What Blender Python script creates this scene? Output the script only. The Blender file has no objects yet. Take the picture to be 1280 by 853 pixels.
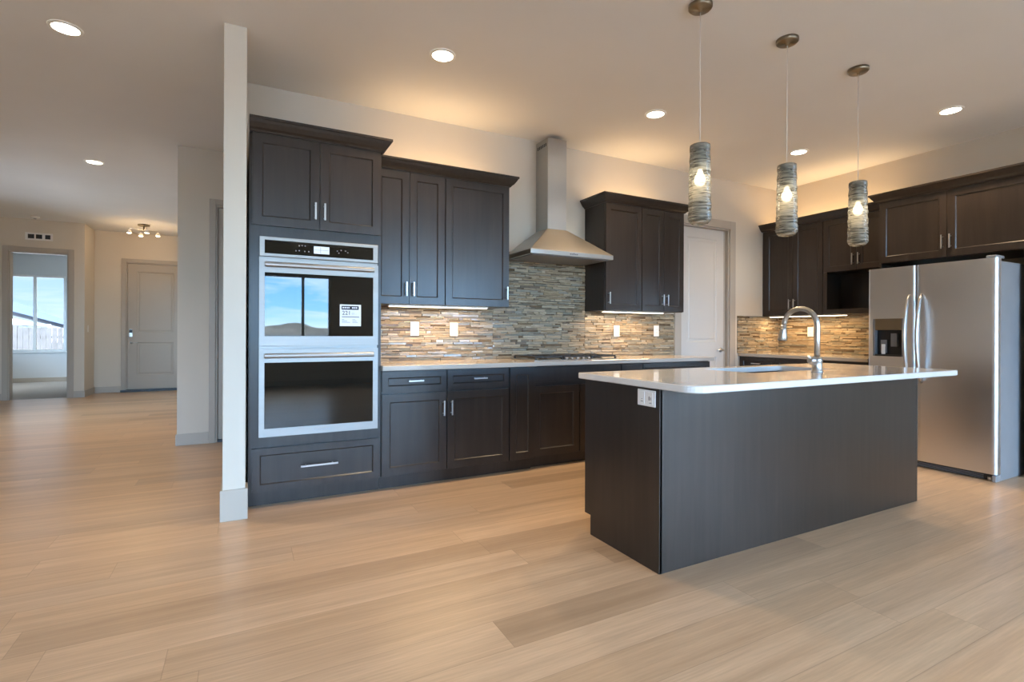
import bpy, math, random
from mathutils import Matrix, Vector
random.seed(7)
C = bpy.context.scene.collection
SC = bpy.context.scene
PI = math.pi

# ------------------------------------------------------------------ camera
F_PX, HORIZON, YAW, ROLL, EYE = 639.7, 416.2, math.radians(27.56), math.radians(-0.218), 1.157
cam_d = bpy.data.cameras.new('camera'); cam = bpy.data.objects.new('camera', cam_d); C.objects.link(cam)
s_, c_ = math.sin(YAW), math.cos(YAW)
fw, rt, up = Vector((s_, c_, 0)), Vector((c_, -s_, 0)), Vector((0, 0, 1))
e1 = rt * math.cos(ROLL) - up * math.sin(ROLL)
e2 = rt * math.sin(ROLL) + up * math.cos(ROLL)
mw = Matrix.Identity(4)
for i in range(3):
    mw[i][0], mw[i][1], mw[i][2] = e1[i], e2[i], -fw[i]
mw[2][3] = EYE
cam.matrix_world = mw
cam_d.sensor_width = 36; cam_d.lens = F_PX * 36 / 1280
cam_d.shift_y = -(426.5 - HORIZON) / 1280
cam_d.clip_start = 0.05; cam_d.clip_end = 2000
SC.camera = cam
vs = SC.view_settings
vs.view_transform = 'Standard'; vs.look = 'None'; vs.exposure = 0.80; vs.gamma = 1.0; vs.use_curve_mapping = False
SC.cycles.use_denoising = True
SC.cycles.max_bounces = 10; SC.cycles.diffuse_bounces = 5; SC.cycles.glossy_bounces = 5
SC.cycles.transparent_max_bounces = 16; SC.cycles.transmission_bounces = 6
SC.cycles.sample_clamp_indirect = 3; SC.cycles.denoising_prefilter = 'ACCURATE'  # prefilter the guide passes
SC.cycles.blur_glossy = 1.0; SC.cycles.caustics_reflective = False; SC.cycles.caustics_refractive = False

# light levels (tuned here)
SKY_SOUTH, SKY_NORTH = 19.5, 0.80
DOWN_W, PENDANT_W, OVER_W, UNDER_W, TRACK_W = 8.0, 0.3, 2.6, 5.5, 4.0
WARM = (1.0, 0.74, 0.46)
WARM2 = (1.0, 0.66, 0.34)

# ------------------------------------------------------------------ node helper
class NT:
    def __init__(self, tree): self.t = tree; self.n = tree.nodes; self.l = tree.links
    def add(self, kind, props=None, **ins):
        nd = self.n.new(kind)
        for k, v in (props or {}).items(): setattr(nd, k, v)
        for k, v in ins.items():
            key = int(k[1:]) if k[0] == 'i' and k[1:].isdigit() else k.replace('_', ' ')
            self.set(nd, key, v)
        return nd
    def set(self, nd, key, v):
        sock = nd.inputs[key]
        if isinstance(v, bpy.types.NodeSocket): self.l.new(v, sock)
        elif isinstance(v, bpy.types.Node): self.l.new(v.outputs[0], sock)
        else: sock.default_value = v
    def math(self, op, a, b=0.0, c=None):
        nd = self.add('ShaderNodeMath', {'operation': op}, i0=a, i1=b)
        if c is not None: self.set(nd, 2, c)
        return nd.outputs[0]
    def mix(self, f, a, b, blend='MIX'):
        nd = self.add('ShaderNodeMix', {'data_type': 'RGBA', 'blend_type': blend})
        self.set(nd, 0, f); self.set(nd, 6, a); self.set(nd, 7, b)
        return nd.outputs[2]
    def ramp(self, f, stops, interp='LINEAR'):
        nd = self.n.new('ShaderNodeValToRGB'); cr = nd.color_ramp; cr.interpolation = interp
        while len(cr.elements) < len(stops): cr.elements.new(0.5)
        for el, (p, col) in zip(cr.elements, stops):
            el.position = p; el.color = (*col, 1) if len(col) == 3 else col
        self.l.new(f, nd.inputs[0]); return nd.outputs[0]
    def remap(self, v, a, b, c, d):
        nd = self.add('ShaderNodeMapRange', {'clamp': True}, i0=v, i1=a, i2=b, i3=c, i4=d)
        return nd.outputs[0]

def rgb(c): return (*c, 1.0)
def material(name):
    m = bpy.data.materials.new(name); m.use_nodes = True
    t = NT(m.node_tree); t.n.clear()
    t.out = t.add('ShaderNodeOutputMaterial')
    t.b = t.add('ShaderNodeBsdfPrincipled'); t.l.new(t.b.outputs[0], t.out.inputs[0])
    return m, t
def objco(t): return t.add('ShaderNodeTexCoord').outputs['Object']
def mapped(t, scale, co=None):
    return t.add('ShaderNodeMapping', None, Vector=co or objco(t), Scale=scale).outputs[0]
def plain(name, col, rough=0.5, metal=0.0, vary=0.05, scale=8.0, coat=0.0, bump=0.0, spec=0.5):
    m, t = material(name)
    nz = t.add('ShaderNodeTexNoise', None, Vector=objco(t), Scale=scale, Detail=3.0)
    k = t.remap(nz.outputs[0], 0.25, 0.75, 1 - vary, 1 + vary)
    t.set(t.b, 'Base Color', t.mix(1.0, rgb(col), t.add('ShaderNodeCombineColor', None, i0=k, i1=k, i2=k).outputs[0], 'MULTIPLY'))
    t.set(t.b, 'Roughness', rough); t.set(t.b, 'Metallic', metal); t.set(t.b, 'Coat Weight', coat)
    t.set(t.b, 'Coat Roughness', 0.12); t.set(t.b, 'Specular IOR Level', spec)
    if bump:
        t.set(t.b, 'Normal', t.add('ShaderNodeBump', None, Strength=bump, Distance=0.002, Height=nz.outputs[0]).outputs[0])
    return m
def emitter(name, col, strength):
    m, t = material(name)
    t.set(t.b, 'Base Color', rgb(col)); t.set(t.b, 'Emission Color', rgb(col)); t.set(t.b, 'Emission Strength', strength)
    return m

# ------------------------------------------------------------------ world sky
w = bpy.data.worlds.new('sky'); SC.world = w; w.use_nodes = True
t = NT(w.node_tree); t.n.clear()
out = t.add('ShaderNodeOutputWorld'); bg = t.add('ShaderNodeBackground'); t.l.new(bg.outputs[0], out.inputs[0])
co = t.add('ShaderNodeTexCoord').outputs['Generated']
sx = t.add('ShaderNodeSeparateXYZ', None, i0=co)
zz = t.math('MAXIMUM', sx.outputs[2], 0.0)
skyc = t.ramp(zz, [(0.0, (0.66, 0.85, 0.96)), (0.035, (0.26, 0.58, 0.93)), (0.13, (0.12, 0.40, 0.86)), (0.28, (0.40, 0.54, 0.74)), (0.5, (0.66, 0.655, 0.64))])
den = t.math('ADD', zz, 0.12)
cv = t.add('ShaderNodeCombineXYZ', None, i0=t.math('DIVIDE', sx.outputs[0], den), i1=t.math('DIVIDE', sx.outputs[1], den), i2=0.0)
cl = t.add('ShaderNodeTexNoise', None, Vector=cv.outputs[0], Scale=0.9, Detail=6.0, Roughness=0.6, Distortion=0.4)
clf = t.math('MULTIPLY', t.remap(cl.outputs[0], 0.45, 0.75, 0.0, 0.85), t.remap(zz, 0.0, 0.05, 0.0, 1.0))
skyc = t.mix(clf, skyc, (0.86, 0.92, 0.97, 1))
skyc = t.mix(t.remap(sx.outputs[1], 0.0, 0.5, 0.0, 0.38), skyc, (0.86, 0.93, 0.97, 1))
below = t.remap(sx.outputs[2], -0.02, 0.0, 1.0, 0.0)
skyc = t.mix(below, skyc, (0.34, 0.33, 0.31, 1))
south = t.remap(sx.outputs[1], 0.3, -0.5, SKY_NORTH, SKY_SOUTH)
t.set(bg, 0, skyc); t.set(bg, 1, south)

# ------------------------------------------------------------------ mesh helper
class MB:
    def __init__(self): self.v = []; self.f = []; self.m = []; self.s = []
    def face(self, idx, mi=0, smooth=False): self.f.append(idx); self.m.append(mi); self.s.append(smooth)
    def vv(self, pts):
        b = len(self.v); self.v += [tuple(p) for p in pts]; return list(range(b, b + len(pts)))
    def box(self, x0, x1, y0, y1, z0, z1, mi=0):
        i = self.vv([(x0, y0, z0), (x1, y0, z0), (x1, y1, z0), (x0, y1, z0), (x0, y0, z1), (x1, y0, z1), (x1, y1, z1), (x0, y1, z1)])
        for q in ((0, 3, 2, 1), (4, 5, 6, 7), (0, 1, 5, 4), (1, 2, 6, 5), (2, 3, 7, 6), (3, 0, 4, 7)):
            self.face([i[k] for k in q], mi)
        return self
    def loft(self, rings, mi=0, caps=True, smooth=False, closed=True):
        R = [self.vv(r) for r in rings]; n = len(R[0])
        for a, b in zip(R, R[1:]):
            for k in range(n if closed else n - 1):
                j = (k + 1) % n; self.face([a[k], a[j], b[j], b[k]], mi, smooth)
        if caps: self.face(R[0][::-1], mi); self.face(R[-1], mi)
        return self
    def prism(self, poly, z0, z1, mi=0):
        return self.loft([[(x, y, z0) for x, y in poly], [(x, y, z1) for x, y in poly]], mi)
    def lathe(self, prof, o=(0, 0, 0), axis='z', seg=24, mi=0, caps=True, smooth=True):
        rings = []
        for r, h in prof:
            ring = []
            for k in range(seg):
                a = 2 * PI * k / seg; p = (r * math.cos(a), r * math.sin(a), h)
                if axis == 'y': p = (p[0], h, -p[1])
                if axis == 'x': p = (h, p[0], p[1])
                ring.append((o[0] + p[0], o[1] + p[1], o[2] + p[2]))
            rings.append(ring)
        return self.loft(rings, mi, caps, smooth)
    def tube(self, pts, r, seg=12, mi=0, flat=1.0):
        pts = [Vector(p) for p in pts]; n = len(pts); rr = r if isinstance(r, (list, tuple)) else [r] * n
        rings = []; prev = None
        for k in range(n):
            d = (pts[min(k + 1, n - 1)] - pts[max(k - 1, 0)]).normalized()
            if prev is None:
                a = Vector((0, 0, 1)) if abs(d.z) < .9 else Vector((1, 0, 0))
                u = d.cross(a).normalized()
            else: u = (prev - d * prev.dot(d)).normalized()
            prev = u; v = d.cross(u)
            rings.append([tuple(pts[k] + (u * math.cos(2 * PI * j / seg) + v * flat * math.sin(2 * PI * j / seg)) * rr[k]) for j in range(seg)])
        return self.loft(rings, mi, True, True)
    def panel(self, xs, zs, panels, yf, th, depth=0.008, slope=0.006, raised=0.0, mi=0):
        """board facing -Y split by xs/zs, the (i,k) cells in panels sunk by depth"""
        x0, x1, z0, z1 = xs[0], xs[-1], zs[0], zs[-1]
        for i in range(len(xs) - 1):
            for k in range(len(zs) - 1):
                a, b, c, d = xs[i], xs[i + 1], zs[k], zs[k + 1]
                def ring(g, y): return self.vv([(a + g, y, c + g), (b - g, y, c + g), (b - g, y, d - g), (a + g, y, d - g)])
                r = ring(0, yf)
                if (i, k) in panels:
                    steps = [(slope, yf + depth)]
                    if raised: steps += [(slope + 0.02, yf + depth), (slope + 0.035, yf + depth - raised)]
                    for g, y in steps:
                        q = ring(g, y)
                        for e in range(4): self.face([r[e], r[(e + 1) % 4], q[(e + 1) % 4], q[e]], mi)
                        r = q
                self.face(r, mi)
        o = self.vv([(x0, yf, z0), (x1, yf, z0), (x1, yf, z1), (x0, yf, z1)]); bk = self.vv([(x0, yf + th, z0), (x1, yf + th, z0), (x1, yf + th, z1), (x0, yf + th, z1)])
        for e in range(4): self.face([o[(e + 1) % 4], o[e], bk[e], bk[(e + 1) % 4]], mi)
        self.face(bk[::-1], mi)
        return self
    def shaker(self, x0, x1, z0, z1, yf=-0.021, th=0.02, rail=0.058, mi=0):
        return self.panel([x0, x0 + rail, x1 - rail, x1], [z0, z0 + rail, z1 - rail, z1], {(1, 1)}, yf, th, 0.009, 0.007, mi=mi)
    def text(self, s, size, x, y, z, mi=0, align='CENTER', thick=0.0006, facing='-y'):
        cu = bpy.data.curves.new('lettering', 'FONT'); cu.body = s; cu.size = size; cu.align_x = align; cu.extrude = thick / 2
        ob = bpy.data.objects.new('lettering', cu); C.objects.link(ob)
        me = bpy.data.meshes.new_from_object(ob)
        b = len(self.v)
        for q in me.vertices: self.v.append((x + q.co.x, y - q.co.z, z + q.co.y))
        for p in me.polygons: self.face([b + k for k in p.vertices], mi)
        bpy.data.objects.remove(ob); bpy.data.curves.remove(cu); bpy.data.meshes.remove(me)
        return self

def obj(name, mb, mats, parent=None, bevel=0.0, loc=None):
    me = bpy.data.meshes.new(name); me.from_pydata(mb.v, [], mb.f)
    for mm in (mats if isinstance(mats, (list, tuple)) else [mats]): me.materials.append(mm)
    for p, mi, sm in zip(me.polygons, mb.m, mb.s): p.material_index = mi; p.use_smooth = sm
    me.update()
    o = bpy.data.objects.new(name, me); C.objects.link(o)
    if parent: o.parent = parent
    if loc: o.location = loc
    if bevel:
        bv = o.modifiers.new('bevel', 'BEVEL'); bv.width = bevel; bv.segments = 2; bv.limit_method = 'ANGLE'; bv.angle_limit = math.radians(40)
        if hasattr(bv, 'harden_normals'): bv.harden_normals = False
    return o
def thing(name, label, cat, loc=(0, 0, 0), rotz=0.0, group=None):
    o = bpy.data.objects.new(name, None); C.objects.link(o); o.empty_display_size = 0.1
    o.location = loc; o.rotation_euler = (0, 0, rotz); o['label'] = label; o['category'] = cat
    if group: o['group'] = group
    return o
def tag(o, label, cat, group=None):
    o['label'] = label; o['category'] = cat
    if group: o['group'] = group
    return o
def struct(name, mb, mats, parent=None, bevel=0.0):
    o = obj(name, mb, mats, parent, bevel)
    if not parent: o['kind'] = 'structure'
    return o
def struct_root(name, loc=(0, 0, 0), rotz=0.0):
    o = bpy.data.objects.new(name, None); C.objects.link(o); o.location = loc; o.rotation_euler = (0, 0, rotz); o['kind'] = 'structure'; return o
def lamp(name, kind, loc, power, col, parent=None, rot=(0, 0, 0), **kw):
    d = bpy.data.lights.new(name, kind); d.energy = power; d.color = col
    for k, v in kw.items(): setattr(d, k, v)
    o = bpy.data.objects.new(name, d); C.objects.link(o); o.location = loc; o.rotation_euler = rot
    if parent: o.parent = parent
    return o

# ------------------------------------------------------------------ materials
def paint(name, col, rough=0.6):
    m, t = material(name)
    nz = t.add('ShaderNodeTexNoise', None, Vector=objco(t), Scale=160.0, Detail=2.0)
    lg = t.add('ShaderNodeTexNoise', None, Vector=objco(t), Scale=1.3, Detail=2.0)
    k = t.remap(lg.outputs[0], 0.3, 0.7, 0.98, 1.02)
    t.set(t.b, 'Base Color', t.mix(1.0, rgb(col), t.add('ShaderNodeCombineColor', None, i0=k, i1=k, i2=k).outputs[0], 'MULTIPLY'))
    t.set(t.b, 'Roughness', rough); t.set(t.b, 'Specular IOR Level', 0.3)
    t.set(t.b, 'Normal', t.add('ShaderNodeBump', None, Strength=0.06, Distance=0.002, Height=nz.outputs[0]).outputs[0])
    return m
M_WALL = paint('wall paint', (0.635, 0.563, 0.462))
M_CEIL = paint('ceiling paint', (0.76, 0.75, 0.73), 0.8)
M_DENWALL = paint('den wall paint', (0.60, 0.60, 0.58))
M_TRIM = paint('trim paint', (0.42, 0.365, 0.30), 0.4)
M_BASE = paint('baseboard paint', (0.46, 0.405, 0.335), 0.4)
M_DOOR = paint('door paint', (0.58, 0.54, 0.49), 0.4)
M_ENTRY = paint('entry door paint', (0.42, 0.365, 0.295), 0.4)

def wood_dark():
    m, t = material('espresso stained wood')
    co = objco(t)
    g = t.add('ShaderNodeTexNoise', None, Vector=mapped(t, (26, 26, 1.6), co), Scale=1.0, Detail=5.0, Roughness=0.6, Distortion=0.3)
    f = t.add('ShaderNodeTexNoise', None, Vector=mapped(t, (160, 160, 5), co), Scale=1.0, Detail=2.0)
    b = t.add('ShaderNodeTexNoise', None, Vector=co, Scale=2.2, Detail=2.0)
    k = t.math('ADD', t.math('MULTIPLY', g.outputs[0], 0.65), t.math('MULTIPLY', b.outputs[0], 0.35))
    t.set(t.b, 'Base Color', t.ramp(k, [(0.3, (0.0165, 0.0115, 0.0085)), (0.5, (0.0260, 0.0185, 0.0140)), (0.72, (0.038, 0.027, 0.0205))]))
    t.set(t.b, 'Roughness', 0.30)
    t.set(t.b, 'Specular IOR Level', 0.5)
    return m
M_WOOD = wood_dark()

def steel(name, col=(0.62, 0.61, 0.59), rough=0.28, sc=(2, 2, 90)):
    m, t = material(name)
    n = t.add('ShaderNodeTexNoise', None, Vector=mapped(t, sc), Scale=1.0, Detail=3.0)
    t.set(t.b, 'Base Color', rgb(col)); t.set(t.b, 'Metallic', 1.0)
    t.set(t.b, 'Roughness', t.remap(n.outputs[0], 0.3, 0.7, rough - 0.03, rough + 0.04))
    return m
M_STEEL = steel('brushed stainless steel', (0.44, 0.43, 0.41), 0.38)
M_STEELV = steel('brushed steel doors', (0.70, 0.70, 0.71), 0.335, (2, 90, 2))
M_OVENSTEEL = steel('oven trim steel', (0.34, 0.315, 0.29), 0.5)
M_NICKEL = steel('satin nickel', (0.58, 0.56, 0.53), 0.32, (60, 60, 60))
M_FRIDGESIDE = plain('fridge side grey', (0.33, 0.335, 0.345), 0.45, 0.3)
M_BLACK = plain('black plastic', (0.012, 0.012, 0.013), 0.4)
M_IRON = plain('cast iron', (0.02, 0.019, 0.018), 0.55, bump=0.3, scale=60)
M_WHITEP = plain('white plastic', (0.78, 0.76, 0.72), 0.35, vary=0.02)
M_GREYP = plain('grey plastic', (0.16, 0.16, 0.165), 0.4)
def black_glass():
    m, t = material('black oven glass')
    n = t.add('ShaderNodeTexNoise', None, Vector=objco(t), Scale=3.0)
    t.set(t.b, 'Base Color', t.ramp(n.outputs[0], [(0.3, (0.006, 0.006, 0.005)), (0.7, (0.010, 0.010, 0.008))]))
    t.set(t.b, 'Roughness', 0.015); t.set(t.b, 'IOR', 1.5)
    return m
M_BGLASS = black_glass()
M_SCREEN = emitter('display screen', (0.45, 0.50, 0.55), 0.5)
def quartz(name, col, rough):
    m, t = material(name)
    n = t.add('ShaderNodeTexNoise', None, Vector=objco(t), Scale=240.0, Detail=2.0)
    v = t.add('ShaderNodeTexNoise', None, Vector=objco(t), Scale=5.0, Detail=5.0)
    k = t.math('ADD', t.math('MULTIPLY', n.outputs[0], 0.5), t.math('MULTIPLY', v.outputs[0], 0.5))
    t.set(t.b, 'Base Color', t.ramp(k, [(0.3, tuple(x * 0.93 for x in col)), (0.6, col)]))
    t.set(t.b, 'Roughness', rough); t.set(t.b, 'Coat Weight', 0.4); t.set(t.b, 'Coat Roughness', 0.03)
    return m
M_QUARTZ = quartz('white quartz', (0.74, 0.71, 0.665), 0.12)
M_QUARTZ2 = quartz('pale stone worktop', (0.43, 0.38, 0.32), 0.2)
M_SINK = steel('sink steel', (0.15, 0.145, 0.14), 0.45)

def floor_mat():
    m, t = material('light oak planks')
    co = objco(t); sp = t.add('ShaderNodeSeparateXYZ', None, i0=co)
    x, y = sp.outputs[0], sp.outputs[1]
    W, L = 0.19, 1.9
    yy = t.math('DIVIDE', t.math('ADD', y, 0.05), W); row = t.math('FLOOR', yy); fy = t.math('FRACT', yy)
    r1 = t.add('ShaderNodeTexWhiteNoise', {'noise_dimensions': '1D'}, W=row).outputs[0]
    xx = t.math('DIVIDE', t.math('ADD', x, t.math('MULTIPLY', r1, 5.7)), L); col = t.math('FLOOR', xx); fx = t.math('FRACT', xx)
    pv = t.add('ShaderNodeCombineXYZ', None, i0=row, i1=col, i2=0.0)
    wn = t.add('ShaderNodeTexWhiteNoise', {'noise_dimensions': '2D'}, Vector=pv.outputs[0])
    pr = wn.outputs[0]; prc = t.add('ShaderNodeSeparateColor', None, i0=wn.outputs[1])
    off = t.math('MULTIPLY', prc.outputs[1], 40.0)
    def vec(a, b):
        return t.add('ShaderNodeCombineXYZ', None, i0=t.math('ADD', t.math('MULTIPLY', x, a), off), i1=t.math('MULTIPLY', y, b), i2=off).outputs[0]
    g1 = t.add('ShaderNodeTexNoise', None, Vector=vec(0.55, 15.0), Scale=1.0, Detail=4.0, Roughness=0.5, Distortion=0.15).outputs[0]
    g2 = t.add('ShaderNodeTexNoise', None, Vector=vec(5.0, 110.0), Scale=1.0, Detail=3.0, Roughness=0.6).outputs[0]
    base = t.ramp(pr, [(0.0, (0.48, 0.33, 0.205)), (0.2, (0.60, 0.415, 0.258)), (0.6, (0.64, 0.447, 0.282)), (0.85, (0.665, 0.47, 0.303)), (1.0, (0.53, 0.38, 0.25))])
    c = t.mix(t.remap(g1, 0.28, 0.66, 0.0, 1.0), t.mix(1.0, base, (0.78, 0.75, 0.72, 1), 'MULTIPLY'), t.mix(1.0, base, (1.05, 1.055, 1.06, 1), 'MULTIPLY'))
    c = t.mix(t.remap(g2, 0.35, 0.7, 0.26, 0.0), c, (0.26, 0.175, 0.11, 1))
    vo = t.add('ShaderNodeTexVoronoi', {'feature': 'F1'}, Vector=vec(1.5, 5.0), Scale=1.0, Randomness=1.0)
    gate = t.math('GREATER_THAN', t.add('ShaderNodeSeparateColor', None, i0=vo.outputs['Color']).outputs[0], 0.87)
    kn = t.math('MULTIPLY', t.remap(vo.outputs['Distance'], 0.02, 0.085, 1.0, 0.0), gate)
    c = t.mix(t.math('MULTIPLY', kn, 0.75), c, (0.10, 0.06, 0.035, 1))
    ey = t.math('MULTIPLY', t.math('MINIMUM', fy, t.math('SUBTRACT', 1.0, fy)), W)
    ex = t.math('MULTIPLY', t.math('MINIMUM', fx, t.math('SUBTRACT', 1.0, fx)), L)
    e = t.math('MINIMUM', ex, ey)
    gap = t.remap(e, 0.0006, 0.0022, 1.0, 0.0)
    c = t.mix(t.math('MULTIPLY', gap, 0.35), c, (0.16, 0.10, 0.06, 1))
    t.set(t.b, 'Base Color', c)
    t.set(t.b, 'Roughness', t.remap(g1, 0.3, 0.7, 0.295, 0.35)); t.set(t.b, 'Specular IOR Level', 0.5)
    hh = t.math('ADD', t.math('MULTIPLY', g2, 0.25), t.math('MULTIPLY', gap, -1.0))
    t.set(t.b, 'Normal', t.add('ShaderNodeBump', None, Strength=0.12, Distance=0.0012, Height=hh).outputs[0])
    return m
M_FLOOR = floor_mat()
M_CARPET = plain('den carpet', (0.42, 0.39, 0.36), 0.95, vary=0.15, scale=150, bump=0.5)

def tile_mat():
    m, t = material('stacked stone and glass strips')
    ri = t.add('ShaderNodeNewGeometry').outputs['Random Per Island']
    stops = [(0.0, (0.44, 0.37, 0.275)), (0.16, (0.34, 0.325, 0.275)), (0.28, (0.52, 0.46, 0.365)), (0.40, (0.17, 0.13, 0.09)),
             (0.46, (0.385, 0.32, 0.235)), (0.58, (0.29, 0.295, 0.265)), (0.68, (0.57, 0.52, 0.435)), (0.75, (0.235, 0.185, 0.13)), (0.83, (0.46, 0.395, 0.30)), (0.93, (0.36, 0.36, 0.33))]
    base = t.ramp(ri, stops, 'CONSTANT')
    n = t.add('ShaderNodeTexNoise', None, Vector=mapped(t, (16, 16, 190)), Scale=1.0, Detail=4.0, Roughness=0.65)
    k = t.remap(n.outputs[0], 0.3, 0.7, 0.58, 1.32)
    t.set(t.b, 'Base Color', t.mix(1.0, base, t.add('ShaderNodeCombineColor', None, i0=t.math('MULTIPLY', k, 0.82), i1=t.math('MULTIPLY', k, 0.74), i2=t.math('MULTIPLY', k, 0.62)).outputs[0], 'MULTIPLY'))
    h = t.math('FRACT', t.math('MULTIPLY', ri, 37.31))
    t.set(t.b, 'Roughness', t.remap(h, 0.35, 0.60, 0.46, 0.12)); t.set(t.b, 'Specular IOR Level', 0.45)
    t.set(t.b, 'Normal', t.add('ShaderNodeBump', None, Strength=0.25, Distance=0.002, Height=n.outputs[0]).outputs[0])
    return m
M_TILE = tile_mat()
M_GROUT = plain('mosaic grout', (0.06, 0.05, 0.04), 0.9)

def thin_glass():
    m, t = material('window glass')
    t.n.remove(t.b)
    tr = t.add('ShaderNodeBsdfTransparent', None, Color=(0.96, 0.98, 0.98, 1)); gl = t.add('ShaderNodeBsdfGlossy', None, Roughness=0.0)
    fr = t.add('ShaderNodeFresnel', None, IOR=1.3)
    mx = t.add('ShaderNodeMixShader', None, i0=fr.outputs[0], i1=tr.outputs[0], i2=gl.outputs[0])
    t.l.new(mx.outputs[0], t.out.inputs[0]); return m
M_PANE = thin_glass()

def pendant_glass():
    m, t = material('spun glass shade')
    t.n.remove(t.b)
    co = objco(t)
    n1 = t.add('ShaderNodeTexNoise', None, Vector=mapped(t, (7, 7, 210), co), Scale=1.0, Detail=4.0, Roughness=0.6, Distortion=1.2).outputs[0]
    n2 = t.add('ShaderNodeTexNoise', None, Vector=mapped(t, (10, 10, 140), co), Scale=1.0, Detail=3.0).outputs[0]
    f = t.remap(t.math('ADD', t.math('MULTIPLY', n1, 0.75), t.math('MULTIPLY', n2, 0.25)), 0.36, 0.52, 0.35, 0.97)
    bump = t.add('ShaderNodeBump', None, Strength=0.8, Distance=0.004, Height=n1).outputs[0]
    tr = t.add('ShaderNodeBsdfTransparent', None, Color=(0.78, 0.79, 0.74, 1))
    pc = t.ramp(n2, [(0.38, (0.085, 0.085, 0.075)), (0.58, (0.34, 0.33, 0.28))])
    df = t.add('ShaderNodeBsdfDiffuse', None, Color=pc, Normal=bump)
    tl = t.add('ShaderNodeBsdfTranslucent', None, Color=pc, Normal=bump)
    a = t.add('ShaderNodeMixShader', None, i0=0.4, i1=df.outputs[0], i2=tl.outputs[0])
    b = t.add('ShaderNodeMixShader', None, i0=f, i1=tr.outputs[0], i2=a.outputs[0])
    gl = t.add('ShaderNodeBsdfGlossy', None, Roughness=0.2, Normal=bump)
    c = t.add('ShaderNodeMixShader', None, i0=t.math('MULTIPLY', t.add('ShaderNodeFresnel', None, IOR=1.45).outputs[0], 0.3), i1=b.outputs[0], i2=gl.outputs[0])
    t.l.new(c.outputs[0], t.out.inputs[0]); return m
M_PGLASS = pendant_glass()
M_BULB = emitter('glowing bulb', (1.0, 0.83, 0.58), 9.0)
M_CAN = emitter('glowing downlight lens', (1.0, 0.90, 0.74), 9.0)
M_LED = emitter('glowing led strip', (1.0, 0.84, 0.60), 5.0)
M_BRONZE = plain('brushed bronze', (0.26, 0.215, 0.155), 0.3, 1.0)
M_SNOW = plain('snow', (0.82, 0.86, 0.92), 0.9, vary=0.03)
M_ROOFSHADE = plain('blue shaded shingles', (0.045, 0.065, 0.11), 0.8, vary=0.1, scale=20)  # blue shade of the roof slope is put into this colour
M_STUCCO = plain('pale stucco', (0.17, 0.185, 0.185), 0.9)
M_FENCE = plain('weathered fence boards', (0.055, 0.053, 0.055), 0.9, vary=0.25, scale=6)
M_HILL = plain('distant hills', (0.60, 0.62, 0.62), 1.0, vary=0.45, scale=0.05)
M_BLUESNOW = plain('blue tinted snow ground', (0.47, 0.55, 0.67), 1.0, vary=0.2, scale=0.6)  # blue skylight put into the snow colour, for a bluish bounce on the cabinets
M_INK = plain('black ink', (0.015, 0.015, 0.025), 0.6)
M_GREYINK = plain('grey ink', (0.28, 0.28, 0.30), 0.6)
M_PAPER = plain('white sticker paper', (0.80, 0.80, 0.78), 0.6, vary=0.02)

# ------------------------------------------------------------------ room shell
H = 3.042
def wall_cells(along, a0, a1, b0, b1, z0, z1, holes=()):
    mb = MB()
    xs = sorted({a0, a1, *[h[0] for h in holes], *[h[1] for h in holes]}); zs = sorted({z0, z1, *[h[2] for h in holes], *[h[3] for h in holes]})
    for i in range(len(xs) - 1):
        for k in range(len(zs) - 1):
            mx, mz = (xs[i] + xs[i + 1]) / 2, (zs[k] + zs[k + 1]) / 2
            if any(h[0] < mx < h[1] and h[2] < mz < h[3] for h in holes): continue
            if along == 'x': mb.box(xs[i], xs[i + 1], b0, b1, zs[k], zs[k + 1])
            else: mb.box(b0, b1, xs[i], xs[i + 1], zs[k], zs[k + 1])
    return mb
W_ = 4.358
struct('floor', MB().box(-4.12, 6.36, -4.62, 11.46, -0.1, 0).box(-2.61, 6.36, 11.46, 12.17, -0.1, 0), M_FLOOR)
struct('floor_den', MB().box(-6.12, -2.61, 11.46, 15.32, -0.1, 0.004), M_CARPET)
struct('ceiling', MB().box(-6.12, 6.36, -4.62, 15.32, H, H + 0.12), M_CEIL)
struct('wall_back', wall_cells('x', 0.006, 6.24, W_, W_ + 0.12, 0, H, [(4.475, 5.29, 0, 2.44)]), M_WALL)
struct('wall_wing', MB().box(-0.119, 0.006, 3.573, W_ + 0.12, 0, H), M_WALL, bevel=0.004)
RWIN = (-3.3, -1.5, 0.3, 2.5)
struct('wall_right', wall_cells('y', -4.62, 12.17, 6.24, 6.36, 0, H, [RWIN]), M_WALL)
WINS = [(-3.8, -0.7, 0.05, 2.75), (-0.1, 1.685, 0.62, 2.38), (2.9, 6.0, 0.05, 2.75)]  # middle one mirrors in the oven glass; outer two unseen, added for daylight
HWIN_ADDED = (7.4, 9.8, 0.8, 2.4)  # unseen hall window, added to bring daylight into the hall
struct('wall_left', wall_cells('y', -4.62, 11.4, -4.12, -4.0, 0, H, [HWIN_ADDED]), M_WALL)
struct('wall_front', wall_cells('x', -4.0, 6.24, -4.62, -4.5, 0, H, [(a, b, z, y) for a, b, z, y in WINS]), M_WALL)
struct('wall_corridor', wall_cells('x', -0.607, 6.24, 6.16, 6.28, 0, H, [(-0.27, 0.56, 0, 2.475)]), M_WALL)
struct('wall_foyer', MB().box(-0.607, -0.487, 6.28, 12.05, 0, H), M_WALL)
struct('wall_entry', wall_cells('x', -2.49, -0.487, 12.05, 12.17, 0, H, [(-2.01, -1.08, 0, 2.475)]), M_WALL)
struct('wall_hall', wall_cells('x', -6.12, -2.49, 11.4, 11.52, 0, H, [(-3.48, -2.71, 0, 2.49)]), M_WALL)
struct('wall_hall_return', MB().box(-2.61, -2.49, 11.52, 15.2, 0, H), M_WALL)
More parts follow.
